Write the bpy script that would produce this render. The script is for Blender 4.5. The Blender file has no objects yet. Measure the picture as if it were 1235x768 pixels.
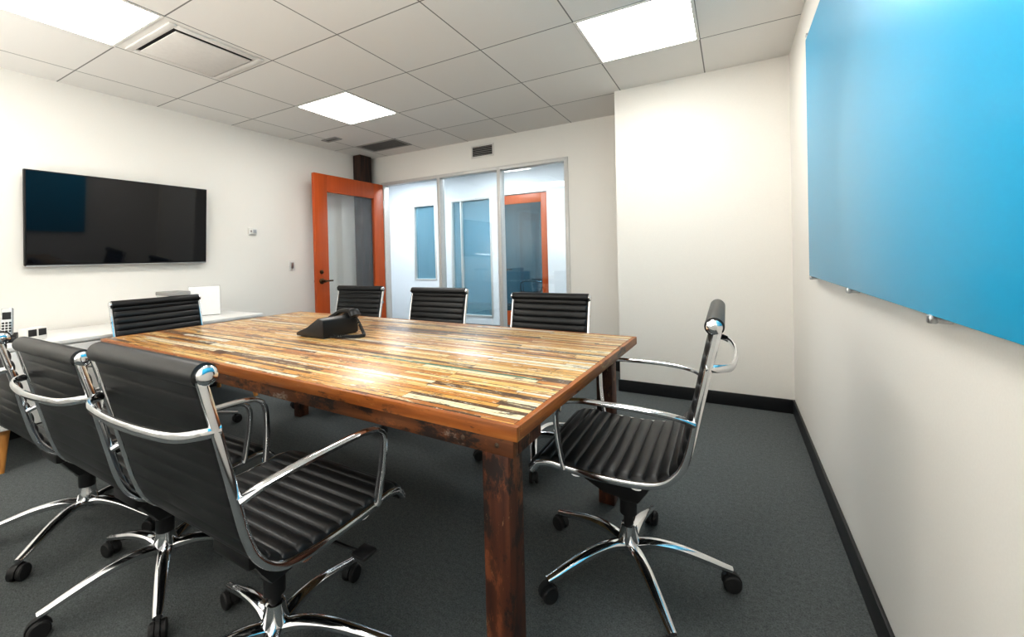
import bpy, bmesh, math, random
from mathutils import Vector, Matrix
random.seed(7)
scene = bpy.context.scene
col = scene.collection
PI = math.pi

# ------------------------------------------------------------------ camera
CF, CYAW, CPIT, CROL, CCX, CCY, CH = 514.674, .5171, -.0105, .0245, 589.62, 314.30, 1.1272
_c, _s = math.cos(CYAW), math.sin(CYAW)
_cp, _sp = math.cos(CPIT), math.sin(CPIT)
_cr, _sr = math.cos(CROL), math.sin(CROL)
R0 = Vector((_c, _s, 0)); F0 = Vector((-_s, _c, 0)); Z0 = Vector((0, 0, 1))
FW = F0*_cp + Z0*_sp
U1 = Z0*_cp - F0*_sp
RT = R0*_cr - U1*_sr
UP = R0*_sr + U1*_cr
cam = bpy.data.cameras.new('camera'); camo = bpy.data.objects.new('camera', cam); col.objects.link(camo)
cam.sensor_fit = 'HORIZONTAL'; cam.sensor_width = 36; cam.lens = CF*36/1235
cam.shift_x = (617.5-CCX)/1235; cam.shift_y = (CCY-384)/1235
cam.clip_start = .02
m = Matrix.Identity(4)
for i in range(3):
    m[i][0] = RT[i]; m[i][1] = UP[i]; m[i][2] = -FW[i]
m[2][3] = CH
camo.matrix_world = m
scene.camera = camo

def ray(px, py):
    r2 = (px-CCX)/CF; u2 = (CCY-py)/CF
    r0 = _cr*r2+_sr*u2; u1 = -_sr*r2+_cr*u2
    return R0*r0 + F0*(_cp-_sp*u1) + Z0*(_sp+_cp*u1)
def on(axis, val, px, py):          # point of a real plane (axis = val) seen at a photo pixel
    d = ray(px, py); o = Vector((0, 0, CH))
    return o + d*((val-o[axis])/d[axis])

# ------------------------------------------------------------------ materials
def nt(name):
    mt = bpy.data.materials.new(name); mt.use_nodes = True
    n = mt.node_tree.nodes; l = mt.node_tree.links
    return mt, n, l, n['Principled BSDF']
def plain(name, c, rough=.5, metal=0, bump=0, bscale=60, var=.0, coat=0, spec=.5):
    mt, n, l, b = nt(name)
    b.inputs['Roughness'].default_value = rough; b.inputs['Metallic'].default_value = metal
    b.inputs['Coat Weight'].default_value = coat; b.inputs['Specular IOR Level'].default_value = spec
    tc = n.new('ShaderNodeTexCoord'); no = n.new('ShaderNodeTexNoise')
    no.inputs['Scale'].default_value = bscale; no.inputs['Detail'].default_value = 4
    l.new(tc.outputs['Object'], no.inputs['Vector'])
    rp = n.new('ShaderNodeValToRGB')
    rp.color_ramp.elements[0].position = .3; rp.color_ramp.elements[1].position = .7
    rp.color_ramp.elements[0].color = (*[v*(1-var) for v in c], 1)
    rp.color_ramp.elements[1].color = (*[min(1, v*(1+var)) for v in c], 1)
    l.new(no.outputs['Fac'], rp.inputs['Fac']); l.new(rp.outputs['Color'], b.inputs['Base Color'])
    if bump:
        bp = n.new('ShaderNodeBump'); bp.inputs['Strength'].default_value = bump; bp.inputs['Distance'].default_value = .002
        l.new(no.outputs['Fac'], bp.inputs['Height']); l.new(bp.outputs['Normal'], b.inputs['Normal'])
    return mt
def emit(name, c, s):
    mt, n, l, b = nt(name)
    b.inputs['Base Color'].default_value = (*c, 1)
    b.inputs['Emission Color'].default_value = (*c, 1); b.inputs['Emission Strength'].default_value = s
    return mt
def glass(name, tint, refl=1.0, rough=0.0, frost=None):
    mt = bpy.data.materials.new(name); mt.use_nodes = True
    n = mt.node_tree.nodes; l = mt.node_tree.links; n.clear()
    o = n.new('ShaderNodeOutputMaterial'); mx = n.new('ShaderNodeMixShader')
    t = n.new('ShaderNodeBsdfTransparent'); g = n.new('ShaderNodeBsdfGlossy'); f = n.new('ShaderNodeLayerWeight')
    t.inputs['Color'].default_value = (*tint, 1); g.inputs['Roughness'].default_value = rough
    f.inputs['Blend'].default_value = .5
    pw = n.new('ShaderNodeMath'); pw.operation = 'POWER'; pw.inputs[1].default_value = 5
    mu = n.new('ShaderNodeMath'); mu.operation = 'MULTIPLY_ADD'; mu.inputs[1].default_value = .95*refl; mu.inputs[2].default_value = .04*refl
    l.new(f.outputs['Facing'], pw.inputs[0]); l.new(pw.outputs[0], mu.inputs[0]); l.new(mu.outputs[0], mx.inputs[0])
    body = t.outputs[0]
    if frost:
        df = n.new('ShaderNodeBsdfDiffuse'); df.inputs['Color'].default_value = (*frost[0], 1)
        m2 = n.new('ShaderNodeMixShader'); m2.inputs[0].default_value = frost[1]
        l.new(t.outputs[0], m2.inputs[1]); l.new(df.outputs[0], m2.inputs[2]); body = m2.outputs[0]
    l.new(body, mx.inputs[1]); l.new(g.outputs[0], mx.inputs[2]); l.new(mx.outputs[0], o.inputs[0])
    return mt

M = {}
M['wall'] = plain('wall_paint', (.862, .842, .798), .6, bump=.06, bscale=180, var=.012)
M['wall_cool'] = plain('corridor_paint', (.86, .88, .90), .6, bump=.05, bscale=180, var=.01)
M['leather'] = plain('black_leather', (.0105, .011, .012), .37, bscale=300, var=.12)
M['chrome'] = plain('polished_chrome', (.80, .81, .83), .10, 1, bscale=20, var=.02)
M['steel'] = plain('brushed_steel', (.55, .56, .57), .3, 1, bscale=90, var=.06)
M['black_plastic'] = plain('black_plastic', (.012, .012, .013), .35, bscale=80, var=.1)
M['dark_rubber'] = plain('dark_rubber', (.016, .016, .017), .55, bscale=80, var=.1)
M['baseboard'] = plain('black_baseboard', (.012, .013, .015), .4, bscale=30, var=.15)
M['white_laminate'] = plain('white_laminate', (.82, .81, .79), .3, bscale=12, var=.01)
M['white_plastic'] = plain('white_plastic', (.80, .79, .76), .4, bscale=40, var=.01)
M['paper'] = plain('paper', (.85, .85, .84), .8, bscale=40, var=.01)
M['grey_metal'] = plain('grey_vent_metal', (.36, .35, .335), .5, bscale=40, var=.04)
M['light_metal'] = plain('white_vent_metal', (.76, .74, .71), .5, bscale=40, var=.02)
M['dark_gap'] = plain('dark_vent_gap', (.03, .03, .03), .8, bscale=40, var=.1)
M['alu'] = plain('pale_aluminium', (.66, .65, .63), .4, .15, bscale=40, var=.03)
M['screen'] = plain('tv_screen_glass', (.003, .0035, .006), .04, bscale=3, var=.1, spec=.6)
M['bezel'] = plain('tv_bezel', (.008, .008, .009), .5, bscale=30, var=.1, spec=.3)
M['silver'] = plain('silver_trim', (.45, .45, .45), .35, .6, bscale=30, var=.03)
M['brass'] = plain('aged_brass', (.10, .06, .03), .3, .9, bscale=60, var=.2)
M['bolt'] = plain('dull_bolt', (.16, .12, .09), .45, .8, bscale=60, var=.2)
M['lamp'] = emit('lamp_diffuser', (1, .98, .94), 15.5)
M['fill_lamp'] = emit('added_fill_diffuser', (.89, .955, 1), 32)  # glow of the unseen panels added to light corridor and far room
M['glass'] = glass('clear_glass', (.95, .975, .985), 1.6)
M['blueglass'] = glass('blue_frosted_glass', (.58, .81, .89), 1.6, .01, ((.42, .65, .74), .30))
M['door_glass'] = glass('door_glass', (.94, .95, .95), 1.8)
M['dark_glass'] = glass('dark_door_glass', (.48, .62, .66), 1.5)
M['bluewall'] = plain('pale_blue_paint', (.34, .54, .64), .6, bscale=50, var=.03)

def wood(name, c1, c2, c3, sx=(2, 40, 40), rough=.4, patch=None, coat=0.0):
    mt, n, l, b = nt(name)
    tc = n.new('ShaderNodeTexCoord'); mp = n.new('ShaderNodeMapping'); mp.inputs['Scale'].default_value = sx
    l.new(tc.outputs['Object'], mp.inputs['Vector'])
    no = n.new('ShaderNodeTexNoise'); no.inputs['Scale'].default_value = 1; no.inputs['Detail'].default_value = 6; no.inputs['Distortion'].default_value = .4
    l.new(mp.outputs[0], no.inputs['Vector'])
    rp = n.new('ShaderNodeValToRGB'); e = rp.color_ramp.elements
    e[0].position = .3; e[0].color = (*c1, 1); e[1].position = .72; e[1].color = (*c3, 1)
    k = e.new(.5); k.color = (*c2, 1)
    l.new(no.outputs['Fac'], rp.inputs['Fac'])
    out = rp.outputs['Color']
    for pt in (patch or []):
        n2 = n.new('ShaderNodeTexNoise'); n2.inputs['Scale'].default_value = pt[1]; n2.inputs['Detail'].default_value = 9; n2.inputs['Roughness'].default_value = .75
        mp2 = n.new('ShaderNodeMapping'); mp2.inputs['Scale'].default_value = pt[2]; mp2.inputs['Location'].default_value = (pt[3]*7, pt[1], 3)
        l.new(tc.outputs['Object'], mp2.inputs['Vector']); l.new(mp2.outputs[0], n2.inputs['Vector'])
        r2 = n.new('ShaderNodeValToRGB'); r2.color_ramp.elements[0].position = pt[3]; r2.color_ramp.elements[1].position = pt[3]+.06
        l.new(n2.outputs['Fac'], r2.inputs['Fac'])
        mx = n.new('ShaderNodeMixRGB'); mx.inputs['Color2'].default_value = (*pt[0], 1)
        l.new(r2.outputs['Color'], mx.inputs['Fac']); l.new(out, mx.inputs['Color1']); out = mx.outputs['Color']
    l.new(out, b.inputs['Base Color'])
    bp = n.new('ShaderNodeBump'); bp.inputs['Strength'].default_value = .25; bp.inputs['Distance'].default_value = .002
    l.new(no.outputs['Fac'], bp.inputs['Height']); l.new(bp.outputs['Normal'], b.inputs['Normal'])
    b.inputs['Roughness'].default_value = rough; b.inputs['Coat Weight'].default_value = coat
    return mt
M['orange_wood'] = wood('orange_stained_wood', (.45, .082, .012), (.49, .092, .014), (.53, .103, .017), (30, 30, 1.6), .4)
M['red_wood'] = wood('red_brown_timber', (.042, .012, .006), (.080, .023, .010), (.125, .038, .015), (38, 38, 3), .5, [((.20, .066, .025), 9, (1, 1, .35), .52), ((.020, .010, .008), 14, (1, 1, .5), .53), ((.44, .28, .14), 22, (1, 1, .4), .61)])
M['apron_wood'] = wood('distressed_apron_wood', (.08, .028, .011), (.16, .056, .019), (.23, .09, .032), (3, 45, 45), .5, [((.42, .37, .31), 9, (.5, 1, 1), .57), ((.025, .013, .01), 12, (.5, 1, 1), .52), ((.34, .12, .03), 15, (.5, 1, 1), .56)])
M['edge_wood'] = wood('orange_brown_edge_wood', (.23, .07, .015), (.37, .118, .024), (.46, .175, .042), (3, 60, 60), .42, [((.07, .028, .012), 12, (.3, 1, 1), .56), ((.55, .30, .11), 16, (.3, 1, 1), .61)], .1)
M['edge_wood_y'] = wood('orange_brown_edge_wood_cross', (.23, .07, .015), (.37, .118, .024), (.46, .175, .042), (60, 3, 60), .42, [((.07, .028, .012), 12, (1, .3, 1), .56), ((.55, .30, .11), 16, (1, .3, 1), .61)], .1)
M['dark_timber'] = wood('dark_timber_column', (.012, .008, .006), (.028, .014, .010), (.09, .035, .018), (26, 26, 2), .6)
M['yellow_wood'] = wood('honey_wood', (.52, .22, .05), (.62, .29, .08), (.70, .36, .11), (40, 40, 3), .35)

def table_mat():
    mt, n, l, b = nt('reclaimed_strip_wood')
    tc = n.new('ShaderNodeTexCoord')
    # strips of uneven width: the cross coordinate is warped by two sines before it is cut into rows
    sxyz = n.new('ShaderNodeSeparateXYZ'); l.new(tc.outputs['Object'], sxyz.inputs[0])
    def math_(op, a, bb=None, c=None):
        q = n.new('ShaderNodeMath'); q.operation = op
        for i, v in enumerate((a, bb, c)):
            if v is None: continue
            if isinstance(v, (int, float)): q.inputs[i].default_value = v
            else: l.new(v, q.inputs[i])
        return q.outputs[0]
    y = sxyz.outputs['Y']
    s1 = math_('MULTIPLY', math_('SINE', math_('MULTIPLY', y, 89.0)), .0050)
    s2 = math_('MULTIPLY', math_('SINE', math_('MULTIPLY', y, 31.0)), .0075)
    yy = math_('ADD', math_('ADD', y, s1), s2)
    # slightly ragged strip edges
    rn = n.new('ShaderNodeTexNoise'); rn.inputs['Scale'].default_value = 1; rn.inputs['Detail'].default_value = 6
    rm = n.new('ShaderNodeMapping'); rm.inputs['Scale'].default_value = (16, 60, 1); l.new(tc.outputs['Object'], rm.inputs['Vector']); l.new(rm.outputs[0], rn.inputs['Vector'])
    yy = math_('ADD', yy, math_('MULTIPLY', math_('SUBTRACT', rn.outputs['Fac'], .5), .0045))
    cx = n.new('ShaderNodeCombineXYZ'); l.new(math_('ADD', sxyz.outputs['X'], 3.13), cx.inputs[0]); l.new(math_('ADD', yy, 2.01), cx.inputs[1])
    br = n.new('ShaderNodeTexBrick'); br.offset = .37; br.offset_frequency = 2; br.squash = 1.6; br.squash_frequency = 3
    br.inputs['Color1'].default_value = (0, 0, 0, 1); br.inputs['Color2'].default_value = (1, 1, 1, 1); br.inputs['Mortar'].default_value = (.5, .5, .5, 1)
    br.inputs['Scale'].default_value = 1; br.inputs['Mortar Size'].default_value = .0010; br.inputs['Mortar Smooth'].default_value = .1
    br.inputs['Bias'].default_value = 0; br.inputs['Brick Width'].default_value = .44; br.inputs['Row Height'].default_value = .0190
    l.new(cx.outputs[0], br.inputs['Vector'])
    rp = n.new('ShaderNodeValToRGB'); rp.color_ramp.interpolation = 'CONSTANT'
    pal = [(.60, .31, .08), (.74, .47, .17), (.42, .16, .038), (.80, .58, .29), (.63, .33, .085), (.10, .05, .025), (.77, .52, .21),
           (.54, .23, .05), (.84, .71, .47), (.68, .38, .105), (.77, .53, .21), (.69, .39, .11), (.48, .19, .042), (.79, .57, .26), (.15, .075, .035), (.65, .35, .09), (.76, .70, .57), (.73, .46, .155)]
    e = rp.color_ramp.elements
    e[0].position = 0; e[0].color = (*pal[0], 1); e[1].position = .97; e[1].color = (*pal[-1], 1)
    for i, c in enumerate(pal[1:-1]):
        k = e.new(.06 + .9*(i)/(len(pal)-2)); k.color = (*c, 1)
    k = e.new(.962); k.color = (.03, .22, .17, 1)
    sp = n.new('ShaderNodeSeparateColor'); l.new(br.outputs['Color'], sp.inputs[0]); l.new(sp.outputs[0], rp.inputs['Fac'])
    def streak(scale, sc, lo, hi, colr, prev, amt, off=0, rough=.74):
        m2 = n.new('ShaderNodeMapping'); m2.inputs['Scale'].default_value = sc; m2.inputs['Location'].default_value = (off, off*3, 0); l.new(tc.outputs['Object'], m2.inputs['Vector'])
        no = n.new('ShaderNodeTexNoise'); no.inputs['Scale'].default_value = scale; no.inputs['Detail'].default_value = 10; no.inputs['Roughness'].default_value = rough
        l.new(m2.outputs[0], no.inputs['Vector'])
        r2 = n.new('ShaderNodeValToRGB'); r2.color_ramp.elements[0].position = lo; r2.color_ramp.elements[1].position = hi
        r2.color_ramp.elements[1].color = (amt, amt, amt, 1)
        l.new(no.outputs['Fac'], r2.inputs['Fac'])
        mx = n.new('ShaderNodeMixRGB'); mx.inputs['Color2'].default_value = (*colr, 1)
        l.new(r2.outputs['Color'], mx.inputs['Fac']); l.new(prev, mx.inputs['Color1']); return mx.outputs['Color']
    o = streak(1, (5, 130, 1), .50, .66, (.40, .16, .038), rp.outputs['Color'], .45)
    o = streak(1.3, (2.2, 24, 1), .56, .62, (.48, .20, .042), o, .55, 13, .8)
    o = streak(1.2, (3.4, 30, 3), .56, .61, (.88, .76, .50), o, .7, 5, .8)
    o = streak(1, (10, 58, 1), .555, .60, (.050, .028, .018), o, .9, 2, .8)
    o = streak(1.5, (5.0, 20, 1), .575, .60, (.024, .024, .028), o, .92, 9, .82)
    o = streak(1.6, (9, 46, 1), .59, .62, (.88, .86, .78), o, .9, 21, .8)
    o = streak(1.2, (5.5, 30, 1), .645, .66, (.03, .26, .22), o, .9, 33, .8)
    mo = n.new('ShaderNodeMixRGB'); mo.inputs['Color2'].default_value = (.07, .035, .016, 1)
    l.new(br.outputs['Fac'], mo.inputs['Fac']); l.new(o, mo.inputs['Color1']); l.new(mo.outputs[0], b.inputs['Base Color'])
    b.inputs['Roughness'].default_value = .36; b.inputs['Coat Weight'].default_value = .42; b.inputs['Coat Roughness'].default_value = .22
    bp = n.new('ShaderNodeBump'); bp.inputs['Strength'].default_value = .25; bp.inputs['Distance'].default_value = .002; bp.invert = True
    l.new(br.outputs['Fac'], bp.inputs['Height']); l.new(bp.outputs['Normal'], b.inputs['Normal'])
    return mt
M['table_top'] = table_mat()

def carpet_mat():
    mt, n, l, b = nt('charcoal_carpet')
    tc = n.new('ShaderNodeTexCoord')
    no = n.new('ShaderNodeTexNoise'); no.inputs['Scale'].default_value = 210; no.inputs['Detail'].default_value = 3
    n2 = n.new('ShaderNodeTexNoise'); n2.inputs['Scale'].default_value = 60; n2.inputs['Detail'].default_value = 5
    for q in (no, n2): l.new(tc.outputs['Object'], q.inputs['Vector'])
    ad = n.new('ShaderNodeMath'); ad.operation = 'MULTIPLY_ADD'; ad.inputs[1].default_value = .3
    l.new(n2.outputs['Fac'], ad.inputs[0]); 
    mu = n.new('ShaderNodeMath'); mu.operation = 'MULTIPLY'; mu.inputs[1].default_value = .7
    l.new(no.outputs['Fac'], mu.inputs[0]); l.new(mu.outputs[0], ad.inputs[2])
    rp = n.new('ShaderNodeValToRGB'); e = rp.color_ramp.elements
    e[0].position = .32; e[0].color = (.070, .079, .081, 1); e[1].position = .70; e[1].color = (.182, .198, .197, 1)
    l.new(ad.outputs[0], rp.inputs['Fac']); l.new(rp.outputs[0], b.inputs['Base Color'])
    b.inputs['Roughness'].default_value = .95; b.inputs['Specular IOR Level'].default_value = .15
    bp = n.new('ShaderNodeBump'); bp.inputs['Strength'].default_value = .55; bp.inputs['Distance'].default_value = .005
    l.new(no.outputs['Fac'], bp.inputs['Height']); l.new(bp.outputs['Normal'], b.inputs['Normal'])
    return mt
M['carpet'] = carpet_mat()

GX, GY, G = -.7592, 2.3627, .6096
def ceil_mat():
    mt, n, l, b = nt('ceiling_tiles')
    tc = n.new('ShaderNodeTexCoord'); mp = n.new('ShaderNodeMapping')
    mp.inputs['Location'].default_value = (-GX+20*G, -GY+20*G, 0); l.new(tc.outputs['Object'], mp.inputs['Vector'])
    br = n.new('ShaderNodeTexBrick'); br.offset = 0; br.squash = 1
    br.inputs['Color1'].default_value = (.79, .775, .745, 1); br.inputs['Color2'].default_value = (.84, .825, .795, 1); br.inputs['Mortar'].default_value = (.24, .235, .225, 1)  # dark mortar colour paints in the shadow gaps between tiles
    br.inputs['Scale'].default_value = 1; br.inputs['Mortar Size'].default_value = .0042; br.inputs['Mortar Smooth'].default_value = .2
    br.inputs['Brick Width'].default_value = G; br.inputs['Row Height'].default_value = G
    l.new(mp.outputs[0], br.inputs['Vector'])
    no = n.new('ShaderNodeTexNoise'); no.inputs['Scale'].default_value = 160; l.new(tc.outputs['Object'], no.inputs['Vector'])
    bp = n.new('ShaderNodeBump'); bp.inputs['Strength'].default_value = .12; bp.inputs['Distance'].default_value = .002
    l.new(no.outputs['Fac'], bp.inputs['Height']); l.new(bp.outputs['Normal'], b.inputs['Normal'])
    l.new(br.outputs['Color'], b.inputs['Base Color']); b.inputs['Roughness'].default_value = .8
    return mt
M['ceiling'] = ceil_mat()

def board_mat():
    mt, n, l, b = nt('blue_back_painted_glass')
    tc = n.new('ShaderNodeTexCoord'); no = n.new('ShaderNodeTexNoise'); no.inputs['Scale'].default_value = .8
    l.new(tc.outputs['Object'], no.inputs['Vector'])
    rp = n.new('ShaderNodeValToRGB'); rp.color_ramp.elements[0].color = (.006, .42, .73, 1); rp.color_ramp.elements[1].color = (.006, .45, .77, 1)
    l.new(no.outputs['Fac'], rp.inputs['Fac']); l.new(rp.outputs[0], b.inputs['Base Color'])
    b.inputs['Roughness'].default_value = .48; b.inputs['IOR'].default_value = 1.6
    b.inputs['Coat Weight'].default_value = .55; b.inputs['Coat Roughness'].default_value = .16; b.inputs['Coat IOR'].default_value = 1.4
    return mt
M['board'] = board_mat()

# ------------------------------------------------------------------ mesh helpers
class MB:
    def __init__(s): s.bm = bmesh.new()
    def _merge(s, t, mat=None):
        if mat is not None: bmesh.ops.transform(t, matrix=mat, verts=t.verts)
        bmesh.ops.recalc_face_normals(t, faces=t.faces)
        me = bpy.data.meshes.new('tmp'); t.to_mesh(me); t.free(); s.bm.from_mesh(me); bpy.data.meshes.remove(me); return s
    def box(s, a, b, bev=0, seg=2, mat=None):
        t = bmesh.new(); bmesh.ops.create_cube(t, size=1)
        sc = [abs(b[i]-a[i]) for i in range(3)]; ce = [(a[i]+b[i])/2 for i in range(3)]
        bmesh.ops.scale(t, vec=sc, verts=t.verts); bmesh.ops.translate(t, vec=ce, verts=t.verts)
        if bev: bmesh.ops.bevel(t, geom=t.edges[:], offset=min(bev, .49*min(sc)), segments=seg, affect='EDGES', profile=.5)
        return s._merge(t, mat)
    def lathe(s, prof, seg=24, mat=None):
        t = bmesh.new(); rings = []
        for r, z in prof:
            rings.append([t.verts.new((r*math.cos(2*PI*k/seg), r*math.sin(2*PI*k/seg), z)) for k in range(seg)])
        for a, b in zip(rings, rings[1:]):
            for k in range(seg):
                t.faces.new((a[k], a[(k+1) % seg], b[(k+1) % seg], b[k]))
        t.faces.new(rings[0][::-1]); t.faces.new(rings[-1])
        return s._merge(t, mat)
    def sweep(s, pts, w, h, ref=(1, 0, 0), seg=10, scale=None, sq=1.0, mat=None):
        t = bmesh.new(); pts = [Vector(p) for p in pts]; ref = Vector(ref); rings = []
        for i, p in enumerate(pts):
            a = pts[max(i-1, 0)]; b = pts[min(i+1, len(pts)-1)]
            T = (b-a).normalized(); S = (ref - T*T.dot(ref)).normalized(); N = T.cross(S)
            k = scale[i] if scale else 1
            kk = k if isinstance(k, tuple) else (k, k)
            ring = []
            for q in range(seg):
                an = 2*PI*(q+.5)/seg; ca, sa = math.cos(an), math.sin(an)
                ca = math.copysign(abs(ca)**sq, ca); sa = math.copysign(abs(sa)**sq, sa)
                ring.append(t.verts.new(p + S*(ca*w/2*kk[0]) + N*(sa*h/2*kk[1])))
            rings.append(ring)
        for a, b in zip(rings, rings[1:]):
            for k in range(seg): t.faces.new((a[k], a[(k+1) % seg], b[(k+1) % seg], b[k]))
        t.faces.new(rings[0][::-1]); t.faces.new(rings[-1])
        return s._merge(t, mat)
    def prism(s, poly, depth, mat=None, bev=0):      # polygon in x,z extruded along y from -depth/2
        t = bmesh.new()
        a = [t.verts.new((x, -depth/2, z)) for x, z in poly]; b = [t.verts.new((x, depth/2, z)) for x, z in poly]
        t.faces.new(a); t.faces.new(b[::-1])
        for k in range(len(poly)): t.faces.new((a[k], b[k], b[(k+1) % len(poly)], a[(k+1) % len(poly)]))
        bmesh.ops.recalc_face_normals(t, faces=t.faces)
        if bev: bmesh.ops.bevel(t, geom=t.edges[:], offset=bev, segments=2, affect='EDGES', profile=.5)
        return s._merge(t, mat)
    def build(s, name, mat, parent=None, smooth=True, loc=None):
        me = bpy.data.meshes.new(name); s.bm.to_mesh(me); s.bm.free()
        me.materials.append(mat)
        if smooth:
            for p in me.polygons: p.use_smooth = True
            me.set_sharp_from_angle(angle=math.radians(38))
        o = bpy.data.objects.new(name, me); col.objects.link(o)
        if parent: o.parent = parent
        if loc: o.location = loc
        return o
def catmull(pts, n=8):
    P = [Vector(p) for p in pts]; out = []
    for i in range(len(P)-1):
        p0 = P[max(i-1, 0)]; p1 = P[i]; p2 = P[i+1]; p3 = P[min(i+2, len(P)-1)]
        for k in range(n):
            t = k/n
            out.append(.5*((2*p1)+(p2-p0)*t+(2*p0-5*p1+4*p2-p3)*t*t+(3*p1-p0-3*p2+p3)*t**3))
    out.append(P[-1]); return out
def thing(name, label, cat, loc=(0, 0, 0), rz=0, group=None):
    o = bpy.data.objects.new(name, None); col.objects.link(o); o.empty_display_size = .1
    o.location = loc; o.rotation_euler = (0, 0, rz); o['label'] = label; o['category'] = cat
    if group: o['group'] = group
    return o
def struct(o): o['kind'] = 'structure'; return o
def copy_tree(o, parent=None):
    c = o.copy(); col.objects.link(c)
    if parent: c.parent = parent
    for ch in o.children: copy_tree(ch, c)
    return c

# ------------------------------------------------------------------ room shell
XL, XR, YB, YK, XK, HC, YN = -4.139, .361, 4.139, 3.5465, -.8077, 2.44, -1.0
YC, XC0, XC1 = 6.1, -6.2, .4          # corridor far wall, its ends
WX0, WX1, WZ = -3.9228, -1.4125, 2.108
struct(MB().box((XL-.3, YN-.3, -.1), (XR+.3, YB+.06, 0)).build('floor', M['carpet'], smooth=False))
struct(MB().box((XL-.1, YN-.1, HC), (XR+.1, YB+.1, HC+.1)).build('ceiling', M['ceiling'], smooth=False))
struct(MB().box((XL-.12, YN-.12, 0), (XL, YB+.12, HC)).build('wall_left', M['wall'], smooth=False))
struct(MB().box((XR, YN-.12, 0), (XR+.12, YB+.12, HC)).build('wall_right', M['wall'], smooth=False))
struct(MB().box((XL, YN-.12, 0), (XR, YN, HC)).build('wall_near', M['wall'], smooth=False))
struct(MB().box((XK, YK, 0), (XR, YB, HC)).build('wall_corner', M['wall'], smooth=False))
b = MB()
b.box((XL, YB, 0), (WX0, YB+.12, HC)); b.box((WX1, YB, 0), (XR, YB+.12, HC)); b.box((WX0, YB, WZ), (WX1, YB+.12, HC))
struct(b.build('wall_back', M['wall'], smooth=False))
BH = .095
struct(MB().box((XR-.012, YN, 0), (XR, YK, BH), .003).build('baseboard_right', M['baseboard']))
struct(MB().box((XK-.012, YK-.012, 0), (XR-.012, YK, BH), .003).box((XK-.012, YK, 0), (XK, YB, BH), .003).build('baseboard_corner', M['baseboard']))
struct(MB().box((XL, YN, 0), (XL+.012, YB, BH), .003).build('baseboard_left', M['baseboard']))
struct(MB().box((WX1, YB-.012, 0), (XK-.012, YB, BH), .003).build('baseboard_back', M['baseboard']))

# glazed bay: mullions and panes
mx1 = on(1, YB, 531, 300).x; mx2 = on(1, YB, 603.5, 300).x
win = bpy.data.objects.new('window_1', None); col.objects.link(win); struct(win)
fr = MB(); FWD = .042
for x in (WX0+FWD/2, mx1, mx2, WX1-FWD/2):
    fr.box((x-FWD/2, YB-.012, 0), (x+FWD/2, YB+.09, WZ), .004)
fr.box((WX0, YB-.011, WZ-.04), (WX1, YB+.089, WZ), .004)
fr.box((mx1, YB-.010, 0), (WX1, YB+.088, .07), .004)
fr.build('window_frame', M['alu'], win)
for a, c in ((mx1, mx2), (mx2, WX1-FWD/2)):
    MB().box((a+.016, YB+.04, .06), (c-.016, YB+.048, WZ-.035)).build('pane', M['glass'], win, smooth=False)

# orange glazed door, open into the room
DH = 2.075; ylen = YB - on(0, -3.90, 382, 300).y
def make_door(name, w, h, stile, top, bot, hinge, rz, gm):
    d = bpy.data.objects.new(name, None); col.objects.link(d); struct(d); d.location = hinge; d.rotation_euler = (0, 0, rz)
    t = .044
    f = MB()
    f.box((0, -t/2, .01), (stile, t/2, h), .003); f.box((w-stile, -t/2, .01), (w, t/2, h), .003)
    f.box((stile, -t/2, h-top), (w-stile, t/2, h), .002); f.box((stile, -t/2, .01), (w-stile, t/2, bot), .002)
    f.build('door_leaf', M['orange_wood'], d)
    MB().box((stile-.005, -.004, bot-.005), (w-stile+.005, .004, h-top+.005)).build('door_pane', gm, d, smooth=False)
    hd = MB()
    for sgn in (-1, 1):
        rot = Matrix.Translation((w-.062, sgn*t/2, .90)) @ Matrix.Rotation(-sgn*PI/2, 4, 'X')
        hd.lathe([(.032, 0), (.032, .008), (.026, .014), (.012, .016), (.012, .05), (.016, .052), (.016, .062), (.006, .066)], 20, rot)
        hd.box((w-.062-.115, sgn*(t/2+.048)-.008, .892), (w-.050, sgn*(t/2+.048)+.008, .910), .006)
    hd.build('door_handle', M['brass'], d)
    db = MB()
    for sgn in (-1, 1):
        rot = Matrix.Translation((w-.062, sgn*t/2, 1.00)) @ Matrix.Rotation(-sgn*PI/2, 4, 'X')
        db.lathe([(.022, 0), (.022, .010), (.016, .014), (.007, .015), (.007, .028), (.004, .030)], 20, rot)
    db.build('deadbolt', M['brass'], d)
    for z in (.25, 1.05, h-.25):
        MB().lathe([(.008, -.05), (.008, .05)], 12, Matrix.Translation((-.006, .018, z))).build('hinge', M['steel'], d)
    return d
make_door('door_1', ylen, DH, .165, .19, .26, (WX0+.015, YB-.02, 0), -PI/2, M['door_glass'])

# dark timber column in the far left corner
tc_ = MB().box((XL+.002, 3.86, 0), (-4.01, 4.06, HC-.002), .012)
struct(tc_.build('trim_1', M['dark_timber']))

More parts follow.
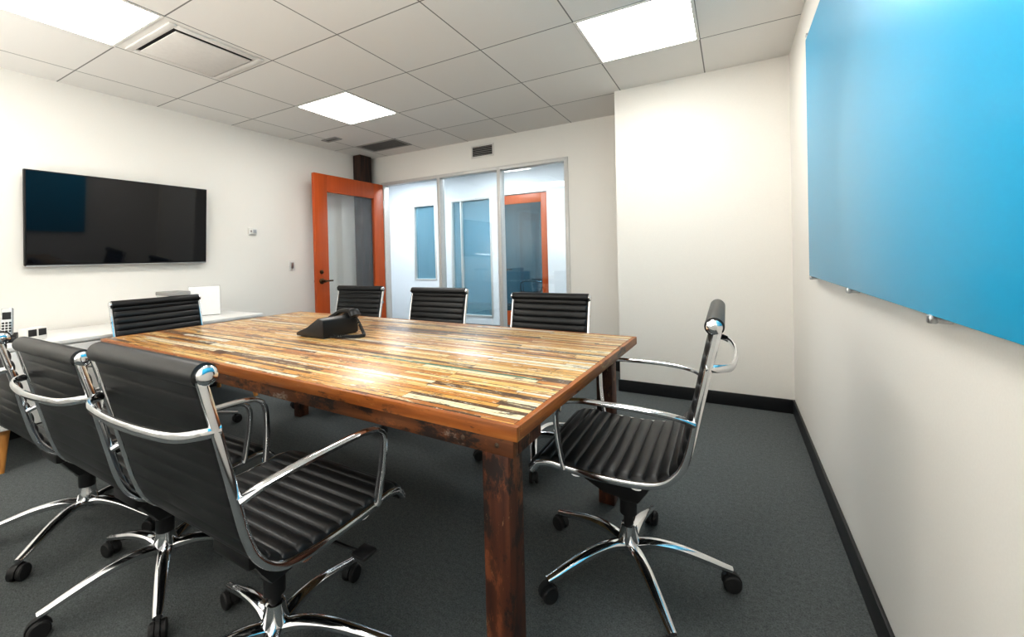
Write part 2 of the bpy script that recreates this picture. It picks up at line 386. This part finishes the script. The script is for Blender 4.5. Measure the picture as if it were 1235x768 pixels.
# ------------------------------------------------------------------ corridor beyond the glass
struct(MB().box((XC0, YB+.06, -.1), (XC1, YC+.05, 0)).build('floor_corridor', M['carpet'], smooth=False))
struct(MB().box((XC0, YB+.1, HC+.05), (XC1, YC+.1, HC+.15)).build('ceiling_corridor', M['wall_cool'], smooth=False))
struct(MB().box((XC0-.1, YB+.12, 0), (XC0, YC, HC+.1)).box((XC1, YB+.12, 0), (XC1+.1, YC, HC+.1)).build('wall_corridor_ends', M['wall_cool'], smooth=False))
struct(MB().box((XC0, YB+.06, 0), (XL, YB+.12, HC+.06)).build('wall_corridor_near', M['wall_cool'], smooth=False))
def xc(px): return on(1, YC, px, 320).x
ops = [(xc(500), xc(527), .72, 2.08), (xc(545), xc(594), .12, 2.10), (xc(601), xc(661), 0, 2.10)]
w = MB(); xp = XC0
for a, c, z0, z1 in ops:
    w.box((xp, YC, 0), (a, YC+.1, HC+.1))
    if z0 > 0: w.box((a, YC, 0), (c, YC+.1, z0))
    w.box((a, YC, z1), (c, YC+.1, HC+.1)); xp = c
w.box((xp, YC, 0), (XC1, YC+.1, HC+.1))
struct(w.build('wall_corridor_far', M['wall_cool'], smooth=False))
for i, (a, c, z0, z1) in enumerate(ops[:2]):
    q = bpy.data.objects.new('window_%d' % (i+2), None); col.objects.link(q); struct(q)
    f = MB(); f.box((a, YC-.01, z0), (a+.03, YC+.09, z1), .003); f.box((c-.03, YC-.01, z0), (c, YC+.09, z1), .003)
    f.box((a, YC-.009, z1-.03), (c, YC+.089, z1), .003); f.box((a, YC-.009, z0), (c, YC+.089, z0+.03), .003)
    if i == 1:
        mid = a+.26*(c-a); f.box((mid-.012, YC-.008, z0), (mid+.012, YC+.088, z1), .003)
    f.build('window_frame', M['alu'], q)
    MB().box((a+.02, YC+.04, z0+.02), (c-.02, YC+.048, z1-.02)).build('pane', M['blueglass'], q, smooth=False)
a, c, _, h2 = ops[2]
make_door('door_2', c-a-.01, h2-.01, .105, .14, .24, (c-.005, YC+.05, 0), PI, M['dark_glass'])
# the room beyond
RY = 8.9
struct(MB().box((-7.2, YC+.05, -.1), (-.8, RY, 0)).build('floor_far_room', M['carpet'], smooth=False))
struct(MB().box((-7.2, YC+.1, HC+.05), (-.8, RY, HC+.15)).build('ceiling_far_room', M['wall_cool'], smooth=False))
struct(MB().box((-7.2, RY, 0), (-.8, RY+.1, HC+.1)).build('wall_far_room', M['bluewall'], smooth=False))
struct(MB().box((-7.3, YC+.1, 0), (-7.2, RY, HC+.1)).box((-.8, YC+.1, 0), (-.7, RY, HC+.1)).build('wall_far_room_ends', M['wall_cool'], smooth=False))

# ------------------------------------------------------------------ ceiling fittings
def ceiling_light(x0, y0, label, z=HC, mat='lamp', sx=G, sy=G):
    t = thing('ceiling_light', label, 'ceiling light', (x0+sx/2, y0+sy/2, z), 0)
    f = MB(); e = .018
    f.box((-sx/2, -sy/2, -.006), (sx/2, -sy/2+e, 0), .002); f.box((-sx/2, sy/2-e, -.006), (sx/2, sy/2, 0), .002)
    f.box((-sx/2, -sy/2+e, -.006), (-sx/2+e, sy/2-e, 0), .002); f.box((sx/2-e, -sy/2+e, -.006), (sx/2, sy/2-e, 0), .002)
    f.build('frame', M['white_plastic'], t)
    MB().box((-sx/2+e, -sy/2+e, -.003), (sx/2-e, sy/2-e, 0)).build('diffuser', M[mat], t, smooth=False)
    return t
ceiling_light(GX, GY, 'square light panel in the ceiling nearest the blue board')
ceiling_light(GX-4*G, GY, 'square light panel in the ceiling towards the orange door and windows')
ceiling_light(GX-4*G, GY-3*G, 'square light panel in the ceiling beside the large air diffuser, above the screen')
ceiling_light(GX, GY-3*G, 'square light panel in the ceiling above the near end of the table, out of frame')
ceiling_light(-5.2, 4.9, 'added unseen light panel in the corridor ceiling at the far left', HC+.05, 'fill_lamp')  # corridor panels are added, out of view, to light the corridor
ceiling_light(-3.3, 4.9, 'added unseen light panel in the corridor ceiling outside the glazed bay', HC+.05, 'fill_lamp')
ceiling_light(-1.2, 4.9, 'added unseen light panel in the corridor ceiling at the right end', HC+.05, 'fill_lamp')
ceiling_light(-3.0, 7.2, 'added unseen light panel in the far room ceiling, the right of two', HC+.05, 'fill_lamp')  # both far room panels are added, unseen, to brighten the panes
ceiling_light(-5.4, 7.2, 'added unseen light panel in the far room ceiling, the left of two', HC+.05, 'fill_lamp')

# big air diffuser in the tile beside the light
dx0, dy0 = GX-4*G+.035, GY-2*G+.035; ds = G-.07
t = thing('air_diffuser', 'square white air diffuser with dark slot around a flat plate', 'air vent', (dx0+ds/2, dy0+ds/2, HC))
f = MB(); hs = ds/2; e = .04
f.box((-hs, -hs, -.012), (hs, -hs+e, 0), .004); f.box((-hs, hs-e, -.012), (hs, hs, 0), .004)
f.box((-hs, -hs+e, -.012), (-hs+e, hs-e, 0), .004); f.box((hs-e, -hs+e, -.012), (hs, hs-e, 0), .004)
f.build('frame', M['light_metal'], t)
MB().box((-hs+e, -hs+e, -.002), (hs-e, hs-e, 0)).build('backing', M['dark_gap'], t)
MB().box((-hs+e+.016, -hs+e+.016, -.018), (hs-e-.016, hs-e-.016, -.011), .003).box((-.03, -.03, -.014), (.03, .03, -.001)).build('plate', M['light_metal'], t)

# grey return grille by the door, and a small slot vent
def grille(name, label, x0, x1, y0, y1, mat, n):
    t = thing(name, label, 'air vent', ((x0+x1)/2, (y0+y1)/2, HC)); a, c = (x1-x0)/2, (y1-y0)/2; e = .02
    f = MB(); f.box((-a, -c, -.01), (a, -c+e, 0), .003); f.box((-a, c-e, -.01), (a, c, 0), .003)
    f.box((-a, -c+e, -.01), (-a+e, c-e, 0), .003); f.box((a-e, -c+e, -.01), (a, c-e, 0), .003)
    f.build('frame', mat, t)
    MB().box((-a+e, -c+e, -.002), (a-e, c-e, 0)).build('backing', M['dark_gap'], t)
    for k in range(n):
        y = -c+e+(2*c-2*e)*(k+.5)/n
        MB().box((-a+e, -.009, -.001), (a-e, .009, .001), 0, mat=Matrix.Translation((0, y, -.006)) @ Matrix.Rotation(.3, 4, 'X')).build('slat', mat, t)
q = on(2, HC, 463, 175)
grille('ceiling_grille', 'grey louvred return grille in the ceiling above the glazed bay', q.x-.29, q.x+.29, min(q.y, YB-.2)-.15, min(q.y, YB-.2)+.15, M['grey_metal'], 12)
q = on(2, HC, 400, 168)
grille('slot_vent', 'small narrow slot vent in the ceiling left of the grey grille', q.x-.11, q.x+.11, q.y-.05, q.y+.05, M['grey_metal'], 3)
# wall vent over the glass
v = on(1, YB, 582, 182)
t = thing('wall_vent', 'small rectangular wall vent with dark slats above the glazed bay', 'air vent', (v.x, YB, v.z))
f = MB(); a, c, e = .145, .07, .018
f.box((-a, -.012, -c), (a, 0, -c+e), .003); f.box((-a, -.012, c-e), (a, 0, c), .003)
f.box((-a, -.012, -c+e), (-a+e, 0, c-e), .003); f.box((a-e, -.012, -c+e), (a, 0, c-e), .003)
f.build('frame', M['light_metal'], t)
MB().box((-a+e, -.003, -c+e), (a-e, 0, c-e)).build('backing', M['dark_gap'], t)
for k in range(5):
    MB().box((-a+e, -.007, -.0015), (a-e, .007, .0015), mat=Matrix.Translation((0, -.007, -c+e+(2*c-2*e)*(k+.5)/5)) @ Matrix.Rotation(.6, 4, 'X')).build('slat', M['grey_metal'], t)

# ------------------------------------------------------------------ wall things
# television, tilted slightly down on its mount
TY0, TY1, TZ0, TZ1 = .943, 2.069, 1.14, 1.785
t = thing('television', 'large black flat screen television mounted on the left wall', 'television', (XL, (TY0+TY1)/2, TZ0))
hw = (TY1-TY0)/2; hh = TZ1-TZ0
tl = Matrix.Translation((-.002, 0, 0)) @ Matrix.Rotation(math.radians(4.2), 4, 'Y')
MB().box((.020, -hw, 0), (.055, hw, hh), .003, mat=tl).build('casing', M['bezel'], t)
MB().box((.0552, -hw+.007, .014), (.0562, hw-.007, hh-.007), mat=tl).build('screen', M['screen'], t, smooth=False)
MB().box((.025, -hw+.004, -.006), (.057, hw-.004, .004), .003, mat=tl).build('bottom_trim', M['silver'], t)
MB().box((0, -.2, .15), (.032, .2, .45), .004).build('wall_mount', M['bezel'], t)
# thermostat
v = on(0, XL, 304, 279)
t = thing('thermostat', 'small beige thermostat on the left wall between screen and door', 'thermostat', (XL, v.y, v.z))
MB().box((0, -.043, -.035), (.004, .043, .035)).build('back_plate', M['white_plastic'], t)
MB().box((.004, -.039, -.031), (.022, .039, .031), .005).build('body', M['white_plastic'], t)
MB().box((.022, -.002, -.017), (.0233, .031, .017), .001).build('display', M['steel'], t)
MB().box((.022, -.031, -.010), (.025, -.014, .010), .002).build('button', M['grey_metal'], t)
v = on(0, XL, 352, 320)
t = thing('light_switch', 'white light switch plate on the left wall beside the orange door', 'light switch', (XL, v.y, v.z))
MB().box((0, -.036, -.058), (.006, .036, .058), .002).build('plate', M['white_plastic'], t)
MB().box((.006, -.016, -.032), (.011, .016, .032), .002).build('rocker', M['steel'], t)

# blue glass board
BY1 = 2.5928; BY0 = BY1-2.44; BZ0, BZ1 = .993, 2.140
t = thing('glass_board', 'large glossy blue glass writing board mounted on the right wall', 'writing board', (XR-.001, (BY0+BY1)/2, BZ0))
bw = (BY1-BY0)/2; bh = BZ1-BZ0
MB().box((-.030, -bw, 0), (-.022, bw, bh), .0015).build('glass_panel', M['board'], t)
yc_ = (BY0+BY1)/2
for zz, sg in ((0, -1), (bh, 1)):
    for py in (BY1-.04, on(0, XR-.03, 1023, 347).y, on(0, XR-.03, 1123, 381).y, BY0+.06):
        cl = MB()
        cl.lathe([(.008, 0), (.008, .021), (.006, .023)], 16, Matrix.Translation((0, py-yc_, zz+sg*.007)) @ Matrix.Rotation(-PI/2, 4, 'Y'))
        cl.box((-.035, py-yc_-.008, zz+sg*.007-.009), (-.020, py-yc_+.008, zz+sg*.007+.009), .004)
        cl.build('clip', M['steel'], t)

# ------------------------------------------------------------------ conference table
TX0, TX1, TYa, TYb, TZ = -2.82, -.395, .875, 2.03, .75
tab = thing('conference_table', 'long conference table topped with multicoloured reclaimed wood strips on red-brown legs', 'table', ((TX0+TX1)/2, (TYa+TYb)/2, 0), math.radians(-1.9))
L2, W2 = (TX1-TX0)/2, (TYb-TYa)/2; BD = .016
ET = .034
MB().box((-L2+BD, -W2+BD, TZ-.03), (L2-BD, W2-BD, TZ), .001).build('tabletop', M['table_top'], tab)
for sy in (-1, 1):
    MB().box((-L2, sy*W2, TZ-ET), (L2, sy*(W2-BD), TZ-.0005), .002).build('edge_strip', M['edge_wood'], tab)
for sx in (-1, 1):
    MB().box((sx*L2, -W2+BD, TZ-ET), (sx*(L2-BD), W2-BD, TZ-.0005), .002).build('edge_strip', M['edge_wood_y'], tab)
LG = .072; IN = .014; AZ = TZ-.080
def inx(sx, sy=-1): return (.034 if sy < 0 else .090) if sx > 0 else .012
for sy in (-1, 1):
    y1 = sy*(W2-IN)
    xe = L2-(.018 if sy < 0 else .07)
    MB().box((-L2+.010, y1, AZ), (-.302, y1-sy*.026, TZ-ET), .003).build('apron', M['apron_wood'], tab)
    ap_ = MB().box((-.298, y1, AZ), (xe, y1-sy*.026, TZ-ET), .003).build('apron', M['apron_wood'], tab)
    for bx in (L2-.155, L2-.06):
        if sy < 0:
            MB().lathe([(.006, 0), (.006, .002), (.002, .004)], 10, Matrix.Translation((bx, y1, TZ-.057)) @ Matrix.Rotation(PI/2, 4, 'X')).build('bolt', M['bolt'], ap_)
# short return of the apron round the near corner, then the recessed end aprons
MB().box((L2-.044, -W2+IN+.028, AZ), (L2-.018, -W2+IN+.15, TZ-ET), .003).build('apron', M['red_wood'], tab)
for sx in (-1, 1):
    x1 = sx*(L2-.122)
    MB().box((x1, -W2+IN+.080, AZ), (x1-sx*.025, W2-IN-.080, TZ-ET), .003).build('apron', M['red_wood'], tab)
for sx in (-1, 1):
    for sy in (-1, 1):
        cx, cy = sx*(L2-inx(sx, sy)-LG/2), sy*(W2-IN-.004-LG/2)
        MB().box((cx-LG/2, cy-LG/2, 0), (cx+LG/2, cy+LG/2, AZ-.0005), .005).build('leg', M['red_wood'], tab)

# ------------------------------------------------------------------ office chair
SP = [(-.290, .918), (-.272, .84), (-.250, .74), (-.232, .655), (-.214, .575), (-.190, .515), (-.145, .472), (-.08, .456), (.02, .452), (.12, .456), (.19, .462), (.235, .452), (.258, .425)]
path = catmull([(0, y, z) for y, z in SP], 14)
cum = [0]
for a, c in zip(path, path[1:]): cum.append(cum[-1]+(c-a).length)
TOT = cum[-1]
def at_s(s):
    s = max(0, min(TOT-1e-6, s))
    for i in range(len(cum)-1):
        if cum[i+1] >= s:
            k = (s-cum[i])/(cum[i+1]-cum[i]); p = path[i].lerp(path[i+1], k)
            T = (path[min(i+2, len(path)-1)]-path[max(i-1, 0)]).normalized(); return p, T
RIB = TOT/22
def cushion(s0, s1, W=.246, per=12):
    mb = MB(); t = mb.bm; n = int(round((s1-s0)/RIB*per))
    cols = [(-1, 0), (-.99, .5), (-.965, .82), (-.92, 1), (-.45, 1), (0, 1), (.45, 1), (.92, 1), (.965, .82), (.99, .5), (1, 0)]
    rows = []
    for k in range(n+1):
        s = s0+(s1-s0)*k/n; p, T = at_s(s); N = Vector((0, -T.z, T.y))
        q = abs(math.sin(PI*s/RIB)); tf = .010+.0068*q**.5; tb = .009+.0018*q**.45
        top = [t.verts.new(Vector((W*x, 0, 0))+p+N*(tf*f)) for x, f in cols]
        bot = [t.verts.new(Vector((W*x, 0, 0))+p-N*(tb*f)) for x, f in cols]
        rows.append((top, bot))
    for (a, ab), (c, cb) in zip(rows, rows[1:]):
        for j in range(len(cols)-1):
            t.faces.new((a[j], a[j+1], c[j+1], c[j])); t.faces.new((ab[j], cb[j], cb[j+1], ab[j+1]))
    for top, bot in (rows[0], rows[-1]):
        for j in range(len(cols)-1): t.faces.new((top[j], bot[j], bot[j+1], top[j+1]))
    bmesh.ops.remove_doubles(t, verts=t.verts, dist=.00005); bmesh.ops.recalc_face_normals(t, faces=t.faces)
    return mb
CH_GROUP = 'office chairs around the conference table'
ch0 = thing('office_chair', 'x', 'chair', (0, 0, 0), 0, CH_GROUP)
bk = cushion(0, RIB*11).build('backrest', M['leather'], ch0)
st = cushion(RIB*11, TOT).build('seat', M['leather'], ch0)
p, T = at_s(0)
MB().lathe([(.018, -.252), (.0245, -.249), (.0245, .249), (.018, .252)], 24, Matrix.Translation(p+Vector((0, .005, .006))) @ Matrix.Rotation(PI/2, 4, 'Y')).build('head_roll', M['leather'], bk)
p2, _ = at_s(TOT)
MB().lathe([(.012, -.243), (.015, -.240), (.015, .240), (.012, .243)], 20, Matrix.Translation(p2) @ Matrix.Rotation(PI/2, 4, 'Y')).build('front_roll', M['leather'], st)
for sx in (-1, 1):
    MB().lathe([(.020, 0), (.020, .008), (.016, .012), (.006, .0135)], 24, Matrix.Translation(p+Vector((sx*.2515, .005, .006))) @ Matrix.Rotation(sx*PI/2, 4, 'Y')).build('end_cap', M['chrome'], bk)
    fp = []
    for i in range(len(path)):
        q, T = at_s(cum[i]); N = Vector((0, -T.z, T.y)); fp.append(Vector((sx*.2535, q.y, q.z))-N*.004)
    MB().sweep(fp, .015, .021, sq=.75).build('side_frame', M['chrome'], ch0)
    ap = catmull([(sx*.258, -.232, .655), (sx*.272, -.19, .672), (sx*.280, -.10, .682), (sx*.280, .02, .684), (sx*.279, .09, .682), (sx*.278, .135, .670), (sx*.275, .158, .640), (sx*.269, .158, .57), (sx*.262, .150, .50), (sx*.258, .142, .455)], 6)
    MB().sweep(ap, .026, .015, sq=.8).build('armrest', M['chrome'], ch0)
bp_ = catmull([(-.256, -.262, .812), (-.246, -.295, .812), (-.20, -.322, .808), (-.10, -.334, .806), (0, -.337, .805), (.10, -.334, .806), (.20, -.322, .808), (.246, -.295, .812), (.256, -.262, .812)], 6)
MB().sweep(bp_, .022, .012, ref=(0, 0, 1), sq=.8).build('back_brace', M['chrome'], ch0)
for y in (-.075, .105):
    MB().sweep([(-.252, y, .440), (-.20, y, .425), (-.12, y, .420), (.12, y, .420), (.20, y, .425), (.252, y, .440)], .030, .012, ref=(0, 1, 0)).build('stretcher', M['chrome'], ch0)
mech = MB(); mech.box((-.085, -.12, .368), (.085, .19, .418), .014)
mech.prism([(-.10, .372), (.185, .385), (.175, .350), (.07, .298), (-.045, .285), (-.075, .33)], .13, Matrix.Rotation(PI/2, 4, 'Z'), .008)
mech.lathe([(.036, .270), (.042, .280), (.042, .33)], 24, Matrix.Translation((0, 0, 0)))
mech.build('tilt_mechanism', M['black_plastic'], ch0)
lv = MB(); lv.sweep(catmull([(.06, .05, .380), (.14, .06, .374), (.20, .075, .362), (.245, .085, .356)], 5), .010, .010, ref=(0, 0, 1)); lv.box((.235, .065, .348), (.285, .115, .360), .005)
lv.build('lever', M['black_plastic'], ch0)
MB().lathe([(.029, .215), (.029, .295), (.024, .30)], 24).lathe([(.017, .13), (.017, .22)], 20).build('gas_cylinder', M['black_plastic'], ch0)
MB().lathe([(.030, .078), (.036, .085), (.036, .125), (.030, .150), (.026, .175), (.020, .178)], 28).build('hub', M['chrome'], ch0)
lp = catmull([(.018, 0, .106), (.08, 0, .118), (.16, 0, .112), (.24, 0, .092), (.30, 0, .074), (.325, 0, .068)], 5)
nl = len(lp); lsc = [1-.45*i/(nl-1) for i in range(nl)]
lgm = MB().sweep(lp, .046, .034, ref=(0, 1, 0), scale=lsc, sq=.8).build('leg', M['chrome'], ch0)
cs = MB()
for sy in (-1, 1):
    cs.lathe([(.010, -.009), (.024, -.009), (.0275, -.005), (.0275, .005), (.024, .009), (.010, .009)], 20, Matrix.Translation((.322, sy*.014, .0275)) @ Matrix.Rotation(PI/2, 4, 'X'))
hood = [(.031*math.cos(a_), .031*math.sin(a_)) for a_ in [PI*k/10-.1 for k in range(11)]]
cs.prism(hood+[(-.012, -.004), (.012, -.004)], .012, Matrix.Translation((.322, 0, .0275)))
cs.lathe([(.008, .045), (.008, .075)], 12, Matrix.Translation((.314, 0, 0)))
cas = cs.build('caster', M['dark_rubber'], lgm)
for k in range(1, 5):
    l2 = copy_tree(lgm, ch0); l2.rotation_euler = (0, 0, 2*PI*k/5)
def place(root, x, y, face, base_rot, label, drop=0):
    # face: heading of the seat front in degrees (90 = towards the far wall); base_rot: world angle of the first base leg
    root.location = (x, y, 0); rz = math.radians(face-90); root.rotation_euler = (0, 0, rz); root['label'] = label
    n = 0
    for ch in root.children:
        base = ch.name.split('.')[0]
        if base == 'leg':
            ch.rotation_euler = (0, 0, math.radians(base_rot)-rz+2*PI*n/5); n += 1
        elif base != 'hub': ch.location.z = -drop
hA = Vector((-.33, 1.53, 0)); hB = Vector((-1.13, .725, 0))
hC = on(2, .12, 200, 653); hD = on(2, .12, 97, 594)
specs = [
 (hA.x, hA.y, 180.5, 14, 'black ribbed office chair at the table end nearest the blue board, seen side-on', 0),
 (hB.x, hB.y, 89.5, 27, 'black ribbed office chair nearest the viewer, its back turned, beside the near table leg', .012),
 (hC.x, hC.y, 90, 45, 'black ribbed office chair in the near row, middle of three seen from behind', .05),
 (hD.x+.08, hD.y, 90, 20, 'black ribbed office chair in the near row, cut off by the left edge', .04),
 (-3.10, 1.40, 0, 10, 'black ribbed office chair at the far left table end, below the television', .045),
 (-2.80, 2.38, 272, 30, 'black ribbed office chair across the table just right of the open orange door', .05),
 (-1.94, 2.34, 270, 50, 'black ribbed office chair across the table, middle of the three facing the viewer', .05),
 (-.995, 2.22, 270, 5, 'black ribbed office chair across the table in front of the right window pane', .06),
]
chairs = []
for i, sp_ in enumerate(specs):
    o = ch0 if i == 0 else copy_tree(ch0)
    chairs.append(o)
for o, sp_ in zip(chairs, specs): place(o, *sp_)
v = on(1, 6.9, 640, 330)
o = copy_tree(ch0); place(o, v.x, 6.9, 200, 33, 'black office chair in the far room, seen through the glass of the distant orange door', 0)
del o['group']

# ------------------------------------------------------------------ white credenza along the left wall
CX0, CX1, CY0, CY1, CZ0, CZ1 = -4.10, -3.47, .62, 2.20, .23, .69
t = thing('credenza', 'low white credenza on honey wood legs under the television', 'cabinet', ((CX0+CX1)/2, (CY0+CY1)/2, 0))
a, c = (CX1-CX0)/2, (CY1-CY0)/2
MB().box((-a+.015, -c+.01, CZ0), (a-.02, c-.01, CZ1-.025), .003).build('body', M['white_laminate'], t)
MB().box((-a, -c, CZ1-.025), (a, c, CZ1), .003).build('top', M['white_laminate'], t)
for k in range(3):
    y0 = -c+.014+k*(2*c-.028)/3; y1 = y0+(2*c-.028)/3-.004
    d = MB().box((a-.02, y0, CZ0+.006), (a-.002, y1, CZ1-.031), .002).build('door', M['white_laminate'], t)
    MB().box((a-.002, y1-.03, CZ1-.16), (a+.012, y1-.02, CZ1-.06), .003).build('handle', M['steel'], d)
for sx in (-1, 1):
    for sy in (-1, 1):
        lp_ = [Vector((sx*(a-.07), sy*(c-.09), CZ0)), Vector((sx*(a-.035), sy*(c-.065), 0))]
        MB().sweep(lp_, .055, .055, seg=16, scale=[1, .6]).build('leg', M['yellow_wood'], t)

# things standing on the credenza
t = thing('presentation_easel', 'white tabletop presentation pad leaning on its stand below the television', 'presentation pad', (-3.82, on(0, -3.8, 249, 386).y, CZ1))
lean = Matrix.Translation((0, 0, .004)) @ Matrix.Rotation(math.radians(-14), 4, 'X')
rz_ = Matrix.Rotation(math.radians(62), 4, 'Z')
MB().box((-.11, -.006, 0), (.11, .006, .245), .003, mat=rz_ @ lean).build('pad', M['paper'], t)
MB().box((-.112, .006, .0), (.112, .012, .25), .003, mat=rz_ @ lean).build('backboard', M['grey_metal'], t)
MB().box((-.10, -.003, 0), (.10, .003, .225), .002, mat=rz_ @ Matrix.Translation((0, .13, .002)) @ Matrix.Rotation(math.radians(20), 4, 'X')).build('stand', M['paper'], t)
v = on(0, -3.90, 211, 352)
t = thing('storage_box', 'white box with a grey lid on the credenza left of the presentation pad', 'box', (-3.93, v.y, CZ1))
MB().box((-.10, -.075, 0), (.10, .075, .185), .004).build('body', M['white_plastic'], t)
MB().box((-.105, -.08, .185), (.105, .08, .215), .006).build('lid', M['grey_metal'], t)
MB().box((.10, -.03, .10), (.106, .03, .125), .002).build('label_holder', M['steel'], t)

v = on(0, -3.72, 8, 396)
t = thing('cordless_phone', 'grey and black cordless phone standing in its charging cradle on the credenza', 'phone', (-3.72, v.y+.0, CZ1), math.radians(-20))
MB().prism([(-.055, 0), (.055, 0), (.05, .03), (-.02, .05), (-.045, .05)], .085, bev=.006).build('cradle', M['black_plastic'], t)
hm = Matrix.Translation((.002, 0, .028)) @ Matrix.Rotation(math.radians(-12), 4, 'Y')
hs_ = MB().box((-.014, -.026, 0), (.012, .026, .175), .009, 3, mat=hm).build('handset', M['steel'], t)
MB().box((.012, -.018, .105), (.0135, .018, .148), .001, mat=hm).build('display', M['dark_gap'], hs_)
kb = MB()
for r_ in range(4):
    for c_ in range(3): kb.box((.012, -.019+c_*.014, .030+r_*.016), (.0145, -.009+c_*.014, .041+r_*.016), .001, mat=hm)
kb.build('keypad', M['dark_gap'], hs_)
v = on(2, CZ1, 40, 410)
t = thing('desk_clock', 'small white desk clock with two black faces beside the cordless phone', 'clock', (v.x, v.y, CZ1), math.radians(25))
MB().box((-.03, -.055, 0), (.03, .055, .075), .006).build('case', M['white_plastic'], t)
MB().box((.03, -.048, .026), (.0315, -.004, .066), .001).build('face', M['dark_gap'], t)
MB().box((.03, .006, .026), (.0315, .048, .066), .001).build('face', M['dark_gap'], t)

# ------------------------------------------------------------------ desk phone on the table, turned away towards the windows
v = on(2, TZ, 397, 403)
t = thing('desk_phone', 'black corded desk phone standing on the reclaimed wood table', 'phone', (v.x, v.y, TZ), math.radians(178))
bd = MB().prism([(-.095, .004), (.115, .004), (.115, .020), (.03, .050), (-.055, .098), (-.095, .088)], .215, bev=.006).build('body', M['black_plastic'], t)
MB().box((-.09, -.10, 0), (.09, .10, .006), .002).build('foot', M['dark_rubber'], t)
sl = Matrix.Translation((-.014, .035, .0765)) @ Matrix.Rotation(math.radians(28.5), 4, 'Y')
MB().box((-.035, -.055, -.002), (.035, .055, .003), .001, mat=sl).build('display', M['screen'], t)
k2 = Matrix.Translation((.070, .035, .0375)) @ Matrix.Rotation(math.radians(19.4), 4, 'Y')
for r_ in range(4):
    for c_ in range(3):
        MB().box((-.034+r_*.018, -.03+c_*.022, -.001), (-.021+r_*.018, -.014+c_*.022, .004), .001, mat=k2).build('key', M['bezel'], t)
hp = catmull([(-.108, -.078, .088), (-.085, -.078, .114), (-.02, -.078, .112), (.04, -.078, .088), (.09, -.078, .062), (.106, -.078, .036)], 6)
nh = len(hp)
MB().sweep(hp, .056, .030, ref=(0, 1, 0), scale=[1.15 if (i < 6 or i > nh-7) else .8 for i in range(nh)], sq=.7).build('handset', M['black_plastic'], t)
cd = []
for k in range(280):
    u = k/279; ang = u*2*PI*34
    base = Vector((-.100-.13*math.sin(u*PI)**.8, -.085+.15*u, .009+.070*(1-min(1, u*3))**2))
    cd.append(base+Vector((math.cos(ang)*.003, math.cos(ang)*.004, math.sin(ang)*.005)))
MB().sweep(cd, .008, .008, ref=(.3, .2, 1), seg=5).build('handset_cord', M['black_plastic'], t)

# ------------------------------------------------------------------ added fill: unseen upward area lights behind the camera brighten the ceiling
for x in (-.7, -2.9):
    ld = bpy.data.lights.new('ceiling_fill', 'AREA'); ld.shape = 'DISK'; ld.size = .5; ld.energy = 40; ld.color = (1, .98, .95)
    lo = bpy.data.objects.new('ceiling_fill', ld); col.objects.link(lo); lo.location = (x, -.72, 1.0); lo.rotation_euler = (PI, 0, 0)

wd = bpy.data.worlds.new('world'); scene.world = wd; wd.use_nodes = True
wd.node_tree.nodes['Background'].inputs[0].default_value = (.9, .95, 1, 1)
wd.node_tree.nodes['Background'].inputs[1].default_value = .3
scene.view_settings.view_transform = 'Standard'
scene.view_settings.exposure = .03
scene.view_settings.gamma = .84
